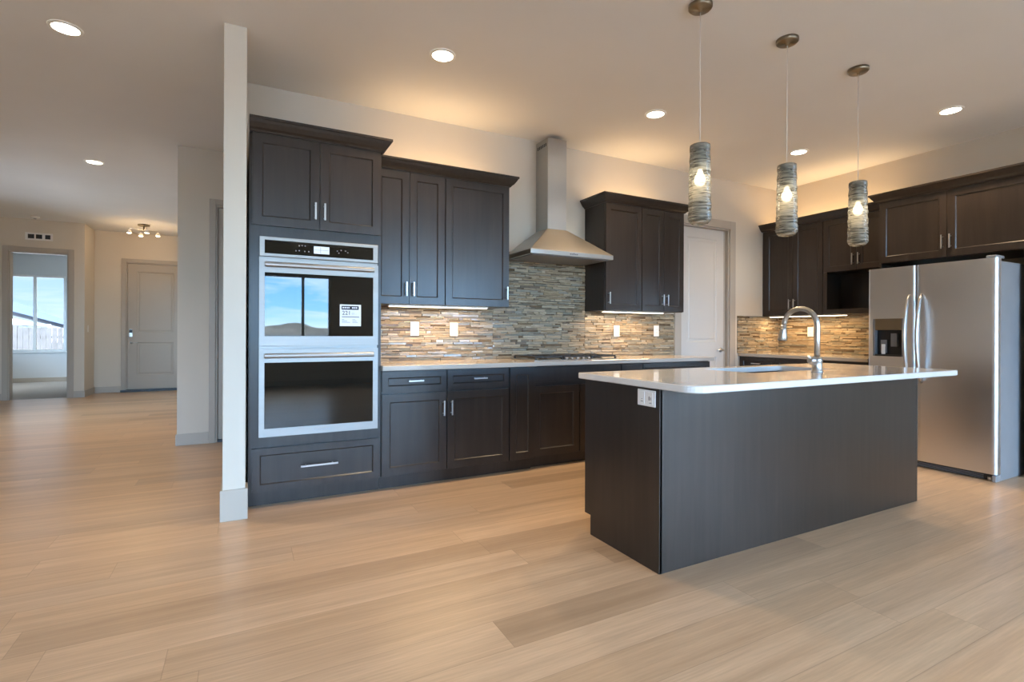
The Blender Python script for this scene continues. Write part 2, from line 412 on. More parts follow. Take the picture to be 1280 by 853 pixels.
struct('wall_den_far', wall_cells('x', -6.0, -2.49, 15.2, 15.32, 0, H, [(-4.79, -3.66, 0.69, 2.42)]), M_DENWALL)
DWIN_ADDED = (12.4, 14.4, 0.69, 2.42)  # unseen side window, added to brighten the den
struct('wall_den_left', wall_cells('y', 11.52, 15.32, -6.12, -6.0, 0, H, [DWIN_ADDED]), M_DENWALL)

# baseboards
bb = 0.116
def base_run(name, pts_boxes, mat=None): 
    mb = MB()
    for b in pts_boxes: mb.box(*b)
    struct(name, mb, mat or M_BASE, bevel=0.003)
base_run('baseboard_wing', [(-0.132, 0.019, 3.560, 3.573, 0, 0.19), (-0.132, -0.119, 3.573, 4.478, 0, 0.19), (0.006, 0.019, 3.573, 3.70, 0, 0.19)])
base_run('baseboard_corridor', [(-0.62, -0.33, 6.147, 6.16, 0, bb), (-0.62, -0.607, 6.16, 12.05, 0, bb), (0.63, 6.24, 6.147, 6.16, 0, bb)])
base_run('baseboard_entry', [(-2.49, -2.08, 12.037, 12.05, 0, bb), (-1.0, -0.62, 12.037, 12.05, 0, bb)])
base_run('baseboard_hall', [(-2.63, -2.477, 11.387, 11.4, 0, bb), (-2.49, -2.477, 11.4, 12.037, 0, bb), (-4.0, -3.565, 11.387, 11.4, 0, bb)])
base_run('baseboard_den', [(-6.0, -2.61, 15.187, 15.2, 0.004, 0.10)], M_TRIM)
base_run('baseboard_back', [(5.40, 5.44, 4.345, W_, 0, 0.13)])
base_run('baseboard_left', [(-4.0, -3.987, -4.5, 11.387, 0, bb)])
base_run('baseboard_right', [(6.227, 6.24, -4.5, 1.65, 0, bb)])
base_run('baseboard_front', [(-3.987, 6.227, -4.5, -4.487, 0, bb)])

# ------------------------------------------------------------------ doors
def casing_mb(x0, x1, ztop, y, wdt=0.082, proud=0.018, depth=0.12):
    """flat casing round an opening x0..x1 on the face y, with jamb lining"""
    mb = MB()
    mb.box(x0 - wdt, x0, y - proud, y, 0, ztop + wdt); mb.box(x1, x1 + wdt, y - proud, y, 0, ztop + wdt); mb.box(x0, x1, y - proud, y, ztop, ztop + wdt)
    mb.box(x0, x0 + 0.018, y, y + depth, 0, ztop); mb.box(x1 - 0.018, x1, y, y + depth, 0, ztop); mb.box(x0 + 0.018, x1 - 0.018, y, y + depth, ztop - 0.018, ztop)
    return mb
def lever(parent, x, z, yf, dirx, mat):
    mb = MB(); mb.lathe([(0.026, 0), (0.026, -0.008), (0.012, -0.012), (0.010, -0.045)], (x, yf, z), 'y')
    mb.tube([(x, yf - 0.045, z), (x + dirx * 0.03, yf - 0.05, z), (x + dirx * 0.11, yf - 0.045, z - 0.003)], [0.010, 0.010, 0.007])
    return obj('lever_handle', mb, mat, parent)
def panel_door(root, x0, x1, z0, z1, yf, zs_mid, mat, st=0.115, name='door_slab'):
    mb = MB().panel([x0, x0 + st, x1 - st, x1], [z0, z0 + zs_mid[0], z0 + zs_mid[1], z0 + zs_mid[2], z1 - st, z1], {(1, 1), (1, 3)}, yf, 0.04, 0.010, 0.012, 0.006)
    zb = yf + 0.041
    obj('door_stop', MB().box(x0 - 0.03, x0 + 0.02, zb, zb + 0.012, z0, z1 + 0.02).box(x1 - 0.02, x1 + 0.03, zb, zb + 0.012, z0, z1 + 0.02).box(x0 + 0.02, x1 - 0.02, zb, zb + 0.012, z1 - 0.02, z1 + 0.03), M_TRIM, root)  # strips added behind the slab to block light leaking through the gaps
    return obj(name, mb, mat, root)
# pantry door, right of the cooktop run
d1 = struct_root('door_1')
obj('casing', casing_mb(4.475, 5.29, 2.44, W_, 0.1), M_TRIM, d1, 0.003)
sl = panel_door(d1, 4.497, 5.225, 0.012, 2.418, W_ + 0.03, (0.22, 0.86, 1.04), M_DOOR)
obj('door_stop', MB().box(5.225, 5.272, W_ + 0.045, W_ + 0.06, 0, 2.42), M_TRIM, d1)
lever(sl, 5.175, 0.957, W_ + 0.03, -1, M_NICKEL)
# corridor door, partly hidden by the white wall end
d2 = struct_root('door_2')
obj('casing', casing_mb(-0.27, 0.56, 2.475, 6.16, 0.06), M_TRIM, d2, 0.003)
sl = panel_door(d2, -0.245, 0.54, 0.03, 2.452, 6.175, (0.22, 0.86, 1.04), M_ENTRY)
obj('threshold', MB().box(-0.252, 0.542, 6.165, 6.278, 0, 0.028), M_BLACK, d2)
obj('hinge', MB().lathe([(0.008, 0.88), (0.008, 0.96)], (-0.252, 6.168, 0), 'z', 10), M_NICKEL, d2)
# entry door at the end of the hall
d3 = struct_root('door_3')
obj('casing', casing_mb(-2.01, -1.08, 2.475, 12.05, 0.07), M_TRIM, d3, 0.003)
sl = panel_door(d3, -1.988, -1.10, 0.045, 2.452, 12.065, (0.27, 0.90, 1.09), M_ENTRY, 0.145)
obj('threshold', MB().box(-2.085, -1.005, 11.985, 12.048, 0, 0.038).box(-2.008, -1.082, 12.048, 12.165, 0, 0.043), M_BLACK, d3)
kp = obj('keypad_lock', MB().box(-1.958, -1.905, 12.035, 12.065, 1.05, 1.20).box(-1.955, -1.908, 12.028, 12.035, 1.13, 1.19, 1), [M_NICKEL, M_BLACK], sl, 0.004)
lever(sl, -1.93, 0.945, 12.065, 1, M_NICKEL)
# open den door
d4 = struct_root('door_4')
obj('casing', casing_mb(-3.48, -2.71, 2.49, 11.4, 0.078), M_TRIM, d4, 0.003)
sl = obj('door_slab', MB().box(-2.735, -2.70, 11.545, 12.27, 0.015, 2.46), M_DOOR, d4)
for hz in (0.35, 0.95, 1.6, 2.2):
    obj('hinge', MB().box(-2.742, -2.728, 11.52, 11.545, hz - 0.05, hz + 0.05), M_WHITEP, d4)

# ------------------------------------------------------------------ windows
def window(name, x0, x1, z0, z1, y, mull, depth=0.12, outside=1):
    r = struct_root(name)
    mb = MB(); f = 0.045; ya, yb = y, y + depth
    yc = (ya + yb) / 2
    mb.box(x0, x0 + f, yc - 0.03, yc + 0.03, z0, z1); mb.box(x1 - f, x1, yc - 0.03, yc + 0.03, z0, z1)
    mb.box(x0 + f, x1 - f, yc - 0.03, yc + 0.03, z0, z0 + f); mb.box(x0 + f, x1 - f, yc - 0.03, yc + 0.03, z1 - f, z1)
    for mx in mull: mb.box(mx - 0.028, mx + 0.028, yc - 0.028, yc + 0.028, z0 + f, z1 - f)
    obj('window_frame', mb, M_WHITEP, r, 0.003)
    xs = [x0 + f] + list(mull) + [x1 - f]
    for a, b in zip(xs, xs[1:]):
        obj('pane', MB().box(a, b, yc - 0.003, yc + 0.003, z0 + f, z1 - f), M_PANE, r)
    ys = (ya - 0.03, ya) if outside > 0 else (yb, yb + 0.03)
    obj('window_sill', MB().box(x0 - 0.03, x1 + 0.03, min(ys[0], ya + 0.02), max(ys[1], ya + 0.05), z0 - 0.025, z0), M_WHITEP, r, 0.004)
    return r
window('window_1', -4.79, -3.66, 0.69, 2.42, 15.2, [-4.21])
for k, (a, b, za, zb) in enumerate(WINS):
    mull = [1.115] if k == 1 else [a + (b - a) / 3, a + 2 * (b - a) / 3]
    window('window_%d' % (k + 2), a, b, za, zb, -4.62, mull, outside=-1)
lw = window('window_6', *HWIN_ADDED, -0.06, [8.6], outside=-1); lw.rotation_euler = (0, 0, PI / 2); lw.location = (-4.06, 0, 0)
lw = window('window_7', *RWIN, -0.06, [-2.4], outside=-1); lw.rotation_euler = (0, 0, PI / 2); lw.location = (6.30, 0, 0)
lw = window('window_5', *DWIN_ADDED, -0.06, [13.4], outside=-1); lw.rotation_euler = (0, 0, PI / 2); lw.location = (-6.06, 0, 0)
def portal(name, x, y, z, sx, sz, rx, ry=0):
    o = lamp(name, 'AREA', (x, y, z), 1.0, (1, 1, 1), rot=(rx, ry, 0), shape='RECTANGLE', size=sx, size_y=sz)
    o.data.cycles.is_portal = True
for a, b, za, zb in WINS: portal('window_daylight', (a + b) / 2, -4.64, (za + zb) / 2, b - a, zb - za, PI / 2)
q = RWIN; portal('window_daylight', 6.38, (q[0] + q[1]) / 2, (q[2] + q[3]) / 2, q[3] - q[2], q[1] - q[0], 0, PI / 2)
for q in (DWIN_ADDED, HWIN_ADDED): portal('window_daylight', -6.14 if q is DWIN_ADDED else -4.14, (q[0] + q[1]) / 2, (q[2] + q[3]) / 2, q[3] - q[2], q[1] - q[0], 0, -PI / 2)
portal('den_daylight', -4.225, 15.34, 1.555, 1.13, 1.73, -PI / 2)

# ------------------------------------------------------------------ outdoors
struct('ground', MB().box(-600, 600, -600, -4.7, -0.5, -0.3).box(-600, -6.2, -4.7, 15.4, -0.5, -0.3).box(6.5, 600, -4.7, 15.4, -0.5, -0.3).box(-600, 600, 15.4, 600, -0.5, -0.3, 1), [M_BLUESNOW, M_SNOW])
mb = MB(); ring = []
n = 160
for k in range(n + 1):
    x = -420 + 840 * k / n
    h = 3.6 + 1.5 * math.sin(x * 0.021 + 1) + 1.6 * math.sin(x * 0.063) + 1.2 * math.sin(x * 0.19 + 2) + random.uniform(-0.5, 0.5)
    ring.append((x, h))
lo = [(x, -330, -0.4) for x, h in ring]; mid = [(x, -380, h) for x, h in ring]; far = [(x, -460, -0.4) for x, h in ring]
mb.loft([lo, mid, far], caps=False, smooth=True, closed=False)
struct('hills', mb, M_HILL)
nh = thing('neighbor_house', 'pale neighbouring house with snowy sloping roof seen through the den window', 'house', (-6.0, 30, -0.3), 0.285)
obj('wall', MB().box(-8, -0.3, 0, 8, 0, 1.1), M_STUCCO, nh)
prof = [(-8.5, 4.1), (0.0, 1.33), (0.0, 1.38), (-8.5, 5.28)]
obj('roof', MB().loft([[(x, -0.6, z) for x, z in prof], [(x, 8.6, z) for x, z in prof]]), M_ROOFSHADE, nh)
prof = [(-8.5, 1.0), (0.3, 1.0), (0.3, 1.15), (-8.5, 3.45)]
obj('porch_roof', MB().loft([[(x, -1.6, z - 0.02) for x, z in prof], [(x, -0.62, z) for x, z in prof]]), M_SNOW, nh)
fe = thing('garden_fence', 'grey weathered board fence in the snow outside the den window', 'fence', (-6.15, 22, -0.3))
mb = MB(); x = -0.35
while x < 6.5:
    mb.box(x, x + 0.13, 0, 0.025, 0, 1.57 + random.uniform(-0.02, 0.02)); x += 0.142
mb.box(-0.35, 6.5, 0.03, 0.07, 0.3, 0.4).box(-0.35, 6.5, 0.03, 0.07, 1.2, 1.3)
obj('boards', mb, M_FENCE, fe)
obj('post', MB().box(-0.47, -0.36, 0, 0.11, 0, 1.62), M_FENCE, fe)
sh = thing('garden_shed', 'pale flat garden shed left of the grey fence outside', 'shed', (-9.0, 22.5, -0.3))
obj('wall', MB().box(-2.0, 2.6, 0, 2, 0, 1.65), M_STUCCO, sh)
obj('roof', MB().box(-2.1, 2.66, -0.1, 2.1, 1.65, 1.70), M_SNOW, sh)

# ------------------------------------------------------------------ cabinet pieces
def pull(parent, kind, x, z, length, yf=-0.021):
    mb = MB(); r = 0.0055; l = length / 2; po = 0.03
    if kind == 'v':
        mb.box(x - 0.006, x + 0.006, yf - po - 0.008, yf - po, z - l, z + l)
        for s in (-1, 1): mb.lathe([(r, 0), (r, -po)], (x, yf, z + s * l * 0.72), 'y', 10)
    else:
        mb.box(x - l, x + l, yf - po - 0.008, yf - po, z - 0.006, z + 0.006)
        for s in (-1, 1): mb.lathe([(r, 0), (r, -po)], (x + s * l * 0.72, yf, z), 'y', 10)
    return obj('handle', mb, M_NICKEL, parent, 0.0015)
def door(root, x0, x1, z0, z1, hside=None, hz=None, hl=0.125):
    d = obj('door', MB().shaker(x0, x1, z0, z1), M_WOOD, root, 0.0012)
    if hside: pull(d, 'v', (x0 + 0.028) if hside == 'l' else (x1 - 0.028), hz, hl)
    return d
def drawer(root, x0, x1, z0, z1, hl=0.125, handle=True, flat=False):
    d = obj('drawer', (MB().box(x0, x1, -0.021, -0.001, z0, z1) if flat else MB().shaker(x0, x1, z0, z1, rail=0.045)), M_WOOD, root, 0.0012)
    if handle: pull(d, 'h', (x0 + x1) / 2, (z0 + z1) / 2 + 0.005, hl)
    return d
PROFILE = [(0.0, 0.0), (0.008, 0.0), (0.014, 0.010), (0.030, 0.022), (0.048, 0.048), (0.058, 0.066), (0.064, 0.068), (0.064, 0.084), (0.0, 0.084)]
def crown(root, w, d, z, left=True, right=True, dr=None, dl=None):
    mb = MB(); rings = []
    path = []
    for o, u in PROFILE:
        pts = []
        if left: pts += [(-o, dl if dl is not None else d), (-o, -0.021 - o)]
        else: pts += [(0, -0.021 - o)]
        if right: pts += [(w + o, -0.021 - o), (w + o, dr if dr is not None else d)]
        else: pts += [(w, -0.021 - o)]
        path.append([(x, y, z + u) for x, y in pts])
    n = len(path[0])
    secs = [[path[k][j] for k in range(len(PROFILE))] for j in range(n)]
    mb.loft(secs)
    mb.box(0.001, w - 0.001, -0.0205, d - 0.001, z - 0.004, z + 0.004)
    return obj('crown_molding', mb, M_WOOD, root)
def carcass(root, w, d, z0, z1, x0=0.0):
    return obj('carcass', MB().box(x0, w, 0, d, z0, z1), M_WOOD, root, 0.0015)
def toe(root, w, d, x0=0.0, zt=0.1, back=0.055):
    return obj('toe_kick', MB().box(x0, w, back, d, 0, zt), M_WOOD, root)
def led(root_loc, w, rotz, label, group, z, y0=0.12):
    t_ = thing('cabinet_light', label, 'light', root_loc, rotz, group)
    obj('housing', MB().box(0, w, y0, y0 + 0.045, z - 0.012, z), M_WHITEP, t_)
    obj('lens', MB().box(0.01, w - 0.01, y0 + 0.004, y0 + 0.041, z - 0.016, z - 0.012), M_LED, t_)
    lamp('strip_glow', 'AREA', (w / 2, y0 + 0.022, z - 0.018), UNDER_W * w, WARM2, t_, shape='RECTANGLE', size=w * 0.95, size_y=0.03)
    return t_
def overglow(loc, w, rotz, label, z, d):
    t_ = thing('cabinet_top_light', label, 'light', loc, rotz, 'warm light strips lying on top of the cabinets')
    obj('housing', MB().box(0, w, d, d + 0.04, z, z + 0.015), M_WHITEP, t_)
    lamp('strip_glow', 'AREA', (w / 2, d + 0.02, z + 0.018), OVER_W * w, WARM2, t_, (PI, 0, 0), shape='RECTANGLE', size=w * 0.95, size_y=0.03)

T = 3.743          # carcass faces of the long back run, doors stand 21 mm proud
DB = W_ - T - 0.001
# tall oven cabinet
X0 = 0.021
r = thing('oven_cabinet', 'tall espresso oven cabinet against the white wall end, framing both ovens', 'cabinet', (X0, T, 0))
w = 0.855
mb = MB()                                        # carcass with an oven opening
oz0, oz1, ox0, ox1 = 0.475, 1.772, 0.068, 0.815
mb.box(0, ox0, 0, DB, 0.1, 2.46).box(ox1, w, 0, DB, 0.1, 2.46).box(ox0, ox1, 0, DB, 0.1, oz0).box(ox0, ox1, 0, DB, oz1, 2.46).box(ox0, ox1, DB - 0.02, DB, oz0, oz1)
obj('carcass', mb, M_WOOD, r)
toe(r, w, DB)
door(r, 0.018, 0.430, 1.857, 2.455, 'r', 1.978, 0.115)
door(r, 0.434, 0.848, 1.857, 2.455, 'l', 1.978, 0.115)
drawer(r, 0.022, 0.845, 0.108, 0.392, 0.24)
crown(r, w, DB, 2.46, left=False, right=True, dr=0.203)

# double oven
ov = thing('double_oven', 'stainless double wall oven with black glass doors in the tall cabinet', 'oven', (X0, T, 0))
ax0, ax1 = 0.060, 0.826          # local: outer trim
obj('oven_body', MB().box(0.075, 0.808, 0.0, 0.55, 0.482, 1.765).box(ax0, ax1, -0.012, -0.0005, 0.466, 1.782), [M_OVENSTEEL], ov)
cp = obj('control_panel', MB().box(ax0, ax1, -0.036, -0.012, 1.652, 1.782), M_OVENSTEEL, ov, 0.003)
gx0, gx1 = 0.092, 0.791
pg = obj('panel_glass', MB().box(gx0, gx1, -0.039, -0.036, 1.672, 1.760), M_BGLASS, cp, 0.001)
obj('display', MB().box(0.392, 0.492, -0.041, -0.039, 1.690, 1.740, 0).box(0.396, 0.488, -0.0415, -0.041, 1.714, 1.716, 1).box(0.434, 0.437, -0.0415, -0.041, 1.694, 1.736, 1), [M_SCREEN, M_GREYINK], cp)
for (bx, bz) in ((0.30, 1.735), (0.318, 1.738), (0.337, 1.737), (0.30, 1.702), (0.335, 1.70), (0.28, 1.70), (0.36, 1.70), (0.57, 1.725), (0.555, 1.705), (0.60, 1.722), (0.615, 1.712), (0.545, 1.718)):
    obj('button', MB().lathe([(0.0045, -0.039), (0.004, -0.0405)], (bx, 0, bz), 'y', 10), M_GREYINK, cp)
def oven_door(z0, z1, gz0, gz1, hz, logo=False):
    mb = MB().panel([ax0, gx0, gx1, ax1], [z0, gz0, gz1, z1], {(1, 1)}, -0.042, 0.029, 0.004, 0.002)
    d = obj('oven_door', mb, M_OVENSTEEL, ov, 0.002)
    obj('glass', MB().box(gx0 + 0.001, gx1 - 0.001, -0.0415, -0.0385, gz0 + 0.001, gz1 - 0.001), M_BGLASS, d)
    mb = MB(); prof = [(-0.068, -0.016), (-0.078, -0.010), (-0.080, 0.0), (-0.078, 0.010), (-0.068, 0.017), (-0.060, 0.012), (-0.060, -0.012)]
    mb.loft([[(x, y, hz + z) for y, z in prof] for x in (gx0 - 0.001, gx1 + 0.001)], smooth=False)
    mb.box(gx0 + 0.01, gx0 + 0.035, -0.062, -0.041, hz - 0.010, hz + 0.010).box(gx1 - 0.035, gx1 - 0.01, -0.062, -0.041, hz - 0.010, hz + 0.010)
    obj('handle', mb, M_STEEL, d, 0.003)
    if logo: obj('maker_name', MB().text('KitchenAid', 0.026, 0.445, -0.0425, 0.487, thick=0.001), M_GREYINK, d)
    return d
ud = oven_door(1.066, 1.634, 1.128, 1.547, 1.598)
oven_door(0.468, 1.044, 0.522, 0.955, 1.000, True)
sx0, sx1, sz0, sz1 = 0.562, 0.706, 1.199, 1.350
mb = MB().box(sx0, sx1, -0.0425, -0.0416, sz0, sz1, 0)
ly = -0.0426
mb.box(sx0 + 0.012, sx1 - 0.016, ly - 0.0004, ly, sz1 - 0.036, sz1 - 0.010, 1)
for k, (a, b) in enumerate(((0.018, 0.030), (0.033, 0.045), (0.048, 0.056), (0.058, 0.066), (0.082, 0.092), (0.095, 0.104), (0.107, 0.118))):
    mb.box(sx0 + a, sx0 + b, ly - 0.0008, ly - 0.0004, sz1 - 0.027, sz1 - 0.018, 0)
mb.text('221', 0.040, sx0 + 0.045, ly, sz1 - 0.072, 1)
mb.text('11 -', 0.022, sx0 + 0.095, ly, sz1 - 0.072, 2)
mb.box(sx0 + 0.014, sx1 - 0.012, ly - 0.0004, ly, sz1 - 0.090, sz1 - 0.083, 2)
for k in range(3):
    mb.box(sx0 + 0.014, sx0 + 0.03 + 0.02 * k, ly - 0.0004, ly, sz1 - 0.106 - 0.010 * k, sz1 - 0.103 - 0.010 * k, 2)
    mb.box(sx0 + 0.085, sx0 + 0.105 + 0.008 * k, ly - 0.0004, ly, sz1 - 0.106 - 0.010 * k, sz1 - 0.103 - 0.010 * k, 2)
st = obj('sticker', mb, [M_PAPER, M_INK, M_GREYINK], ud); st['label'] = 'white square sticker with black bar and the number 221'

# base cabinets of the back run
def base_cab(label, x0, x1, layout, dy=0.0, group='espresso base cabinets along the back wall'):
    r = thing('base_cabinet', label, 'cabinet', (x0, T + dy, 0), 0, group); w = x1 - x0; d = DB - dy
    carcass(r, w, d, 0.1, 0.876); toe(r, w, d)
    g = 0.004
    for it in layout:
        k, a, b = it[0], it[1] * w, it[2] * w
        a, b = a + g, b - g
        if k == 'drawer': drawer(r, a, b, 0.716, 0.868, 0.115)
        elif k == 'false': drawer(r, a, b, 0.735, 0.868, 0.1, False, True)
        elif k == 'top': drawer(r, a, b, 0.70, 0.868, 0.115, it[3])
        elif k == 'door': door(r, a, b, 0.108, 0.702, it[3], 0.58, 0.115)
        elif k == 'tall': door(r, a, b, 0.108, 0.868, it[3], 0.75, 0.115)
    return r
base_cab('espresso base cabinet with drawer, right beside the tall oven cabinet', 0.878, 1.381, [('drawer', 0, 1), ('door', 0, 1, 'r')])
base_cab('espresso base cabinet with drawer and door, second from the oven cabinet', 1.381, 1.922, [('drawer', 0, 1), ('door', 0, 1, 'l')])
base_cab('narrow full-height-door espresso base cabinet without handle, left of the cooktop cabinet', 1.922, 2.165, [('tall', 0, 1, None)])
base_cab('wide espresso base cabinet under the cooktop with reddish-dark doors', 2.168, 3.108, [('false', 0, 1), ('door', 0, 0.5, None), ('door', 0.5, 1, None)], 0.03)
base_cab('narrow espresso base cabinet just right of the cooktop, peeking over the island', 3.108, 3.372, [('tall', 0, 1, None)], 0.03)
base_cab('last espresso base cabinet of the back run, next to the pantry door', 3.372, 4.275, [('top', 0, 1, False), ('door', 0, 0.5, None), ('door', 0.5, 1, None)], 0.03)

wt = obj('worktop', MB().prism([(0.877, 3.684), (2.166, 3.684), (2.166, 3.714), (4.30, 3.714), (4.30, W_ - 0.0005), (0.877, W_ - 0.0005)], 0.877, 0.914), M_QUARTZ2, None, 0.004)
tag(wt, 'pale stone worktop along the back wall under the mosaic', 'worktop')

# wall cabinets of the back run
U = 4.034; DU = W_ - U - 0.001; UZ0, UZ1 = 1.381, 2.44
def wall_cab(label, x0, x1, doors, left, right, group='espresso wall cabinets on the back wall', dl=None):
    r = thing('wall_cabinet', label, 'cabinet', (x0, U, 0), 0, group); w = x1 - x0
    carcass(r, w, DU, UZ0, UZ1)
    for a, b, h in doors: door(r, a - x0 + 0.002, b - x0 - 0.002, UZ0 + 0.003, UZ1 - 0.004, h, 1.502, 0.115)
    crown(r, w, DU, UZ1, left, right)
    return r
wall_cab('espresso double-door wall cabinet touching the tall oven cabinet', 0.877, 1.468, [(0.88, 1.166, 'r'), (1.166, 1.466, 'l')], False, False)
wall_cab('espresso single-door wall cabinet at the left side of the range hood', 1.468, 2.066, [(1.472, 2.064, 'r')], False, True)
wall_cab('espresso single-door wall cabinet directly right of the range hood', 3.122, 3.585, [(3.126, 3.584, 'l')], True, False)
wall_cab('espresso two-door wall cabinet hanging beside the pantry door', 3.585, 4.172, [(3.586, 3.888, 'r'), (3.888, 4.17, 'l')], False, True)
G_UL = 'slim light bars under the wall cabinets'
led((1.02, U, 0), 0.87, 0, 'slim lit bar under the wall cabinets beside the oven cabinet', G_UL, UZ0, 0.05)
led((3.16, U, 0), 0.80, 0, 'slim lit bar under the wall cabinets right of the hood', G_UL, UZ0, 0.05)
overglow((0.98, U, 0), 1.02, 0, 'light strip on top of the cabinets left of the hood', UZ1 + 0.006, 0.12)
overglow((3.18, U, 0), 0.92, 0, 'light strip on top of the cabinets right of the hood', UZ1 + 0.006, 0.12)

# ------------------------------------------------------------------ backsplash mosaic
def mosaic(mb, place, regions, y_grout):
    for (a0, a1, z0, z1, skip) in regions:
        z = z0
        while z < z1 - 0.004:
            h = random.choice((0.009, 0.013, 0.015, 0.018, 0.023)); h = min(h, z1 - z)
            x = a0 - random.uniform(0, 0.1)
            while x < a1:
                l = random.choice((0.04, 0.07, 0.1, 0.13, 0.17, 0.22)) * random.uniform(0.8, 1.2)
                xa, xb = max(x, a0), min(x + l, a1); x += l
                if xb - xa < 0.006: continue
                if any(xa > s[0] and xb < s[1] and z > s[2] and z + h < s[3] for s in skip): continue
                th = random.choice((0.004, 0.006, 0.0085, 0.011, 0.014)); g = random.choice((0.0005, 0.0009, 0.0016))
                tilt = random.uniform(-0.0009, 0.0009); t2 = random.uniform(-0.0009, 0.0009)
                pts = [(xa + g, 0.0015, z + g), (xb - g, 0.0015, z + g), (xb - g, 0.0015, z + h - g), (xa + g, 0.0015, z + h - g),
                       (xa + g + .0006, th + tilt + t2, z + g + .0006), (xb - g - .0006, th - tilt + t2, z + g + .0006), (xb - g - .0006, th - tilt - t2, z + h - g - .0006), (xa + g + .0006, th + tilt - t2, z + h - g - .0006)]
                i = mb.vv([place(*p) for p in pts])
                for q in ((4, 5, 6, 7), (0, 1, 5, 4), (1, 2, 6, 5), (2, 3, 7, 6), (3, 0, 4, 7)): mb.face([i[k] for k in q], 0)
            z += h
        pts = [(a0, 0.0002, z0), (a1, 0.0002, z0), (a1, 0.0002, z1), (a0, 0.0002, z1), (a0, 0.002, z0), (a1, 0.002, z0), (a1, 0.002, z1), (a0, 0.002, z1)]
        i = mb.vv([place(*p) for p in pts])
        for q in ((4, 5, 6, 7), (0, 1, 5, 4), (1, 2, 6, 5), (2, 3, 7, 6), (3, 0, 4, 7)): mb.face([i[k] for k in q], 1)
mb = MB()
mosaic(mb, lambda a, o, z: (a, W_ - o, z), [(0.88, 2.066, 0.9145, 1.3795, ()), (2.066, 3.121, 0.9145, 1.93, ()), (3.121, 4.371, 0.9145, 1.3795, ())], 0)
bs = obj('backsplash', mb, [M_TILE, M_GROUT]); tag(bs, 'beige and grey stacked-strip mosaic behind the cooktop, rising to the hood', 'backsplash')
mb = MB()
mosaic(mb, lambda a, o, z: (a, W_ - o, z), [(5.438, 6.228, 0.9145, 1.3795, ())], 0)
mosaic(mb, lambda a, o, z: (6.24 - o, a, z), [(2.852, W_ - 0.002, 0.9145, 1.3795, ())], 0)
bs = obj('backsplash', mb, [M_TILE, M_GROUT]); tag(bs, 'brown stacked-strip mosaic in the corner between pantry door and fridge', 'backsplash')

# outlets
def outlet(loc, rotz, label, wdt=0.075, hgt=0.12, horiz=False, gang='outlet', group='white wall plates on the mosaic'):
    r = thing('wall_outlet', label, 'outlet', loc, rotz, group)
    obj('plate', MB().box(-wdt / 2, wdt / 2, -0.006, -0.0003, -hgt / 2, hgt / 2), M_WHITEP, r, 0.002)
    if gang == 'outlet':
        mb = MB().box(-0.017, 0.017, -0.0085, -0.006, -0.034, 0.034, 0)
        for s in (-1, 1):
            mb.box(-0.008, -0.005, -0.0088, -0.0085, s * 0.017 - 0.004, s * 0.017 + 0.004, 1).box(0.005, 0.008, -0.0088, -0.0085, s * 0.017 - 0.004, s * 0.017 + 0.004, 1)
        obj('socket', mb, [M_WHITEP, M_GREYP], r)
    elif gang == 'rocker':
        obj('rocker', MB().box(-0.016, 0.016, -0.010, -0.006, -0.032, 0.032), M_WHITEP, r, 0.001)
    return r
for x, z, l in ((1.309, 1.188, 'white wall plate on the mosaic, nearest to the oven cabinet'), (1.673, 1.185, 'white wall plate under the single-door cabinet left of the hood'),
                (3.529, 1.18, 'white wall plate under the cabinet just right of the hood'), (4.091, 1.183, 'white wall plate on the mosaic closest to the pantry door')):
    outlet((x, W_ - 0.0145, z), 0, l)
outlet((6.24 - 0.0145, 3.916, 1.183), -PI / 2, 'cream wall plate on the brown corner mosaic behind the faucet')
r = outlet((1.7605, 1.930, 0.838), -PI / 2, 'white double outlet plate on the dark island end under the countertop', 0.125, 0.08, gang='double', group=None)
mb = MB()
for s in (-1, 1): mb.box(s * 0.029 - 0.018, s * 0.029 + 0.018, -0.0085, -0.006, -0.030, 0.030, 0)
mb.box(0.020, 0.027, -0.0088, -0.0085, -0.010, 0.010, 1).box(0.033, 0.037, -0.0088, -0.0085, -0.008, 0.006, 1).box(0.024, 0.040, -0.0088, -0.0085, -0.024, -0.020, 2)
mb.box(-0.036, -0.020, -0.0088, -0.0085, -0.020, -0.016, 1).box(-0.032, -0.022, -0.0088, -0.0085, -0.008, -0.005, 2)
obj('socket', mb, [M_WHITEP, M_GREYP, M_GREYINK], r)

# ------------------------------------------------------------------ cooktop
ck = thing('gas_cooktop', 'low gas cooktop with black iron grates set in the back worktop', 'cooktop', (2.64, 3.985, 0.9142))
obj('tray', MB().box(-0.455, 0.455, -0.215, 0.215, 0, 0.009), M_STEEL, ck, 0.003)
for gx in (-0.295, 0.0, 0.295):
    mb = MB(); a = 0.135
    for yy in (-0.19, 0.19): mb.box(gx - a, gx + a, yy - 0.006, yy + 0.006, 0.026, 0.040)
    for xx in (-a, a): mb.box(gx + xx - 0.006, gx + xx + 0.006, -0.19, 0.19, 0.026, 0.040)
    mb.box(gx - 0.005, gx + 0.005, -0.19, 0.19, 0.028, 0.042).box(gx - a, gx + a, -0.100, -0.090, 0.028, 0.042).box(gx - a, gx + a, 0.090, 0.100, 0.028, 0.042)
    for xx in (-a, a):
        for yy in (-0.19, 0.19): mb.box(gx + xx - 0.008, gx + xx + 0.008, yy - 0.008, yy + 0.008, 0.009, 0.028)
    obj('grate', mb, M_IRON, ck, 0.002)
for bx, by, br in ((-0.295, -0.09, 0.035), (-0.295, 0.09, 0.04), (0, 0.0, 0.05), (0.295, -0.09, 0.04), (0.295, 0.09, 0.035)):
    obj('burner', MB().lathe([(br + 0.01, 0.009), (br + 0.01, 0.014), (br, 0.016), (br, 0.023), (br - 0.008, 0.025)], (bx, by, 0), 'z', 20), M_IRON, ck)
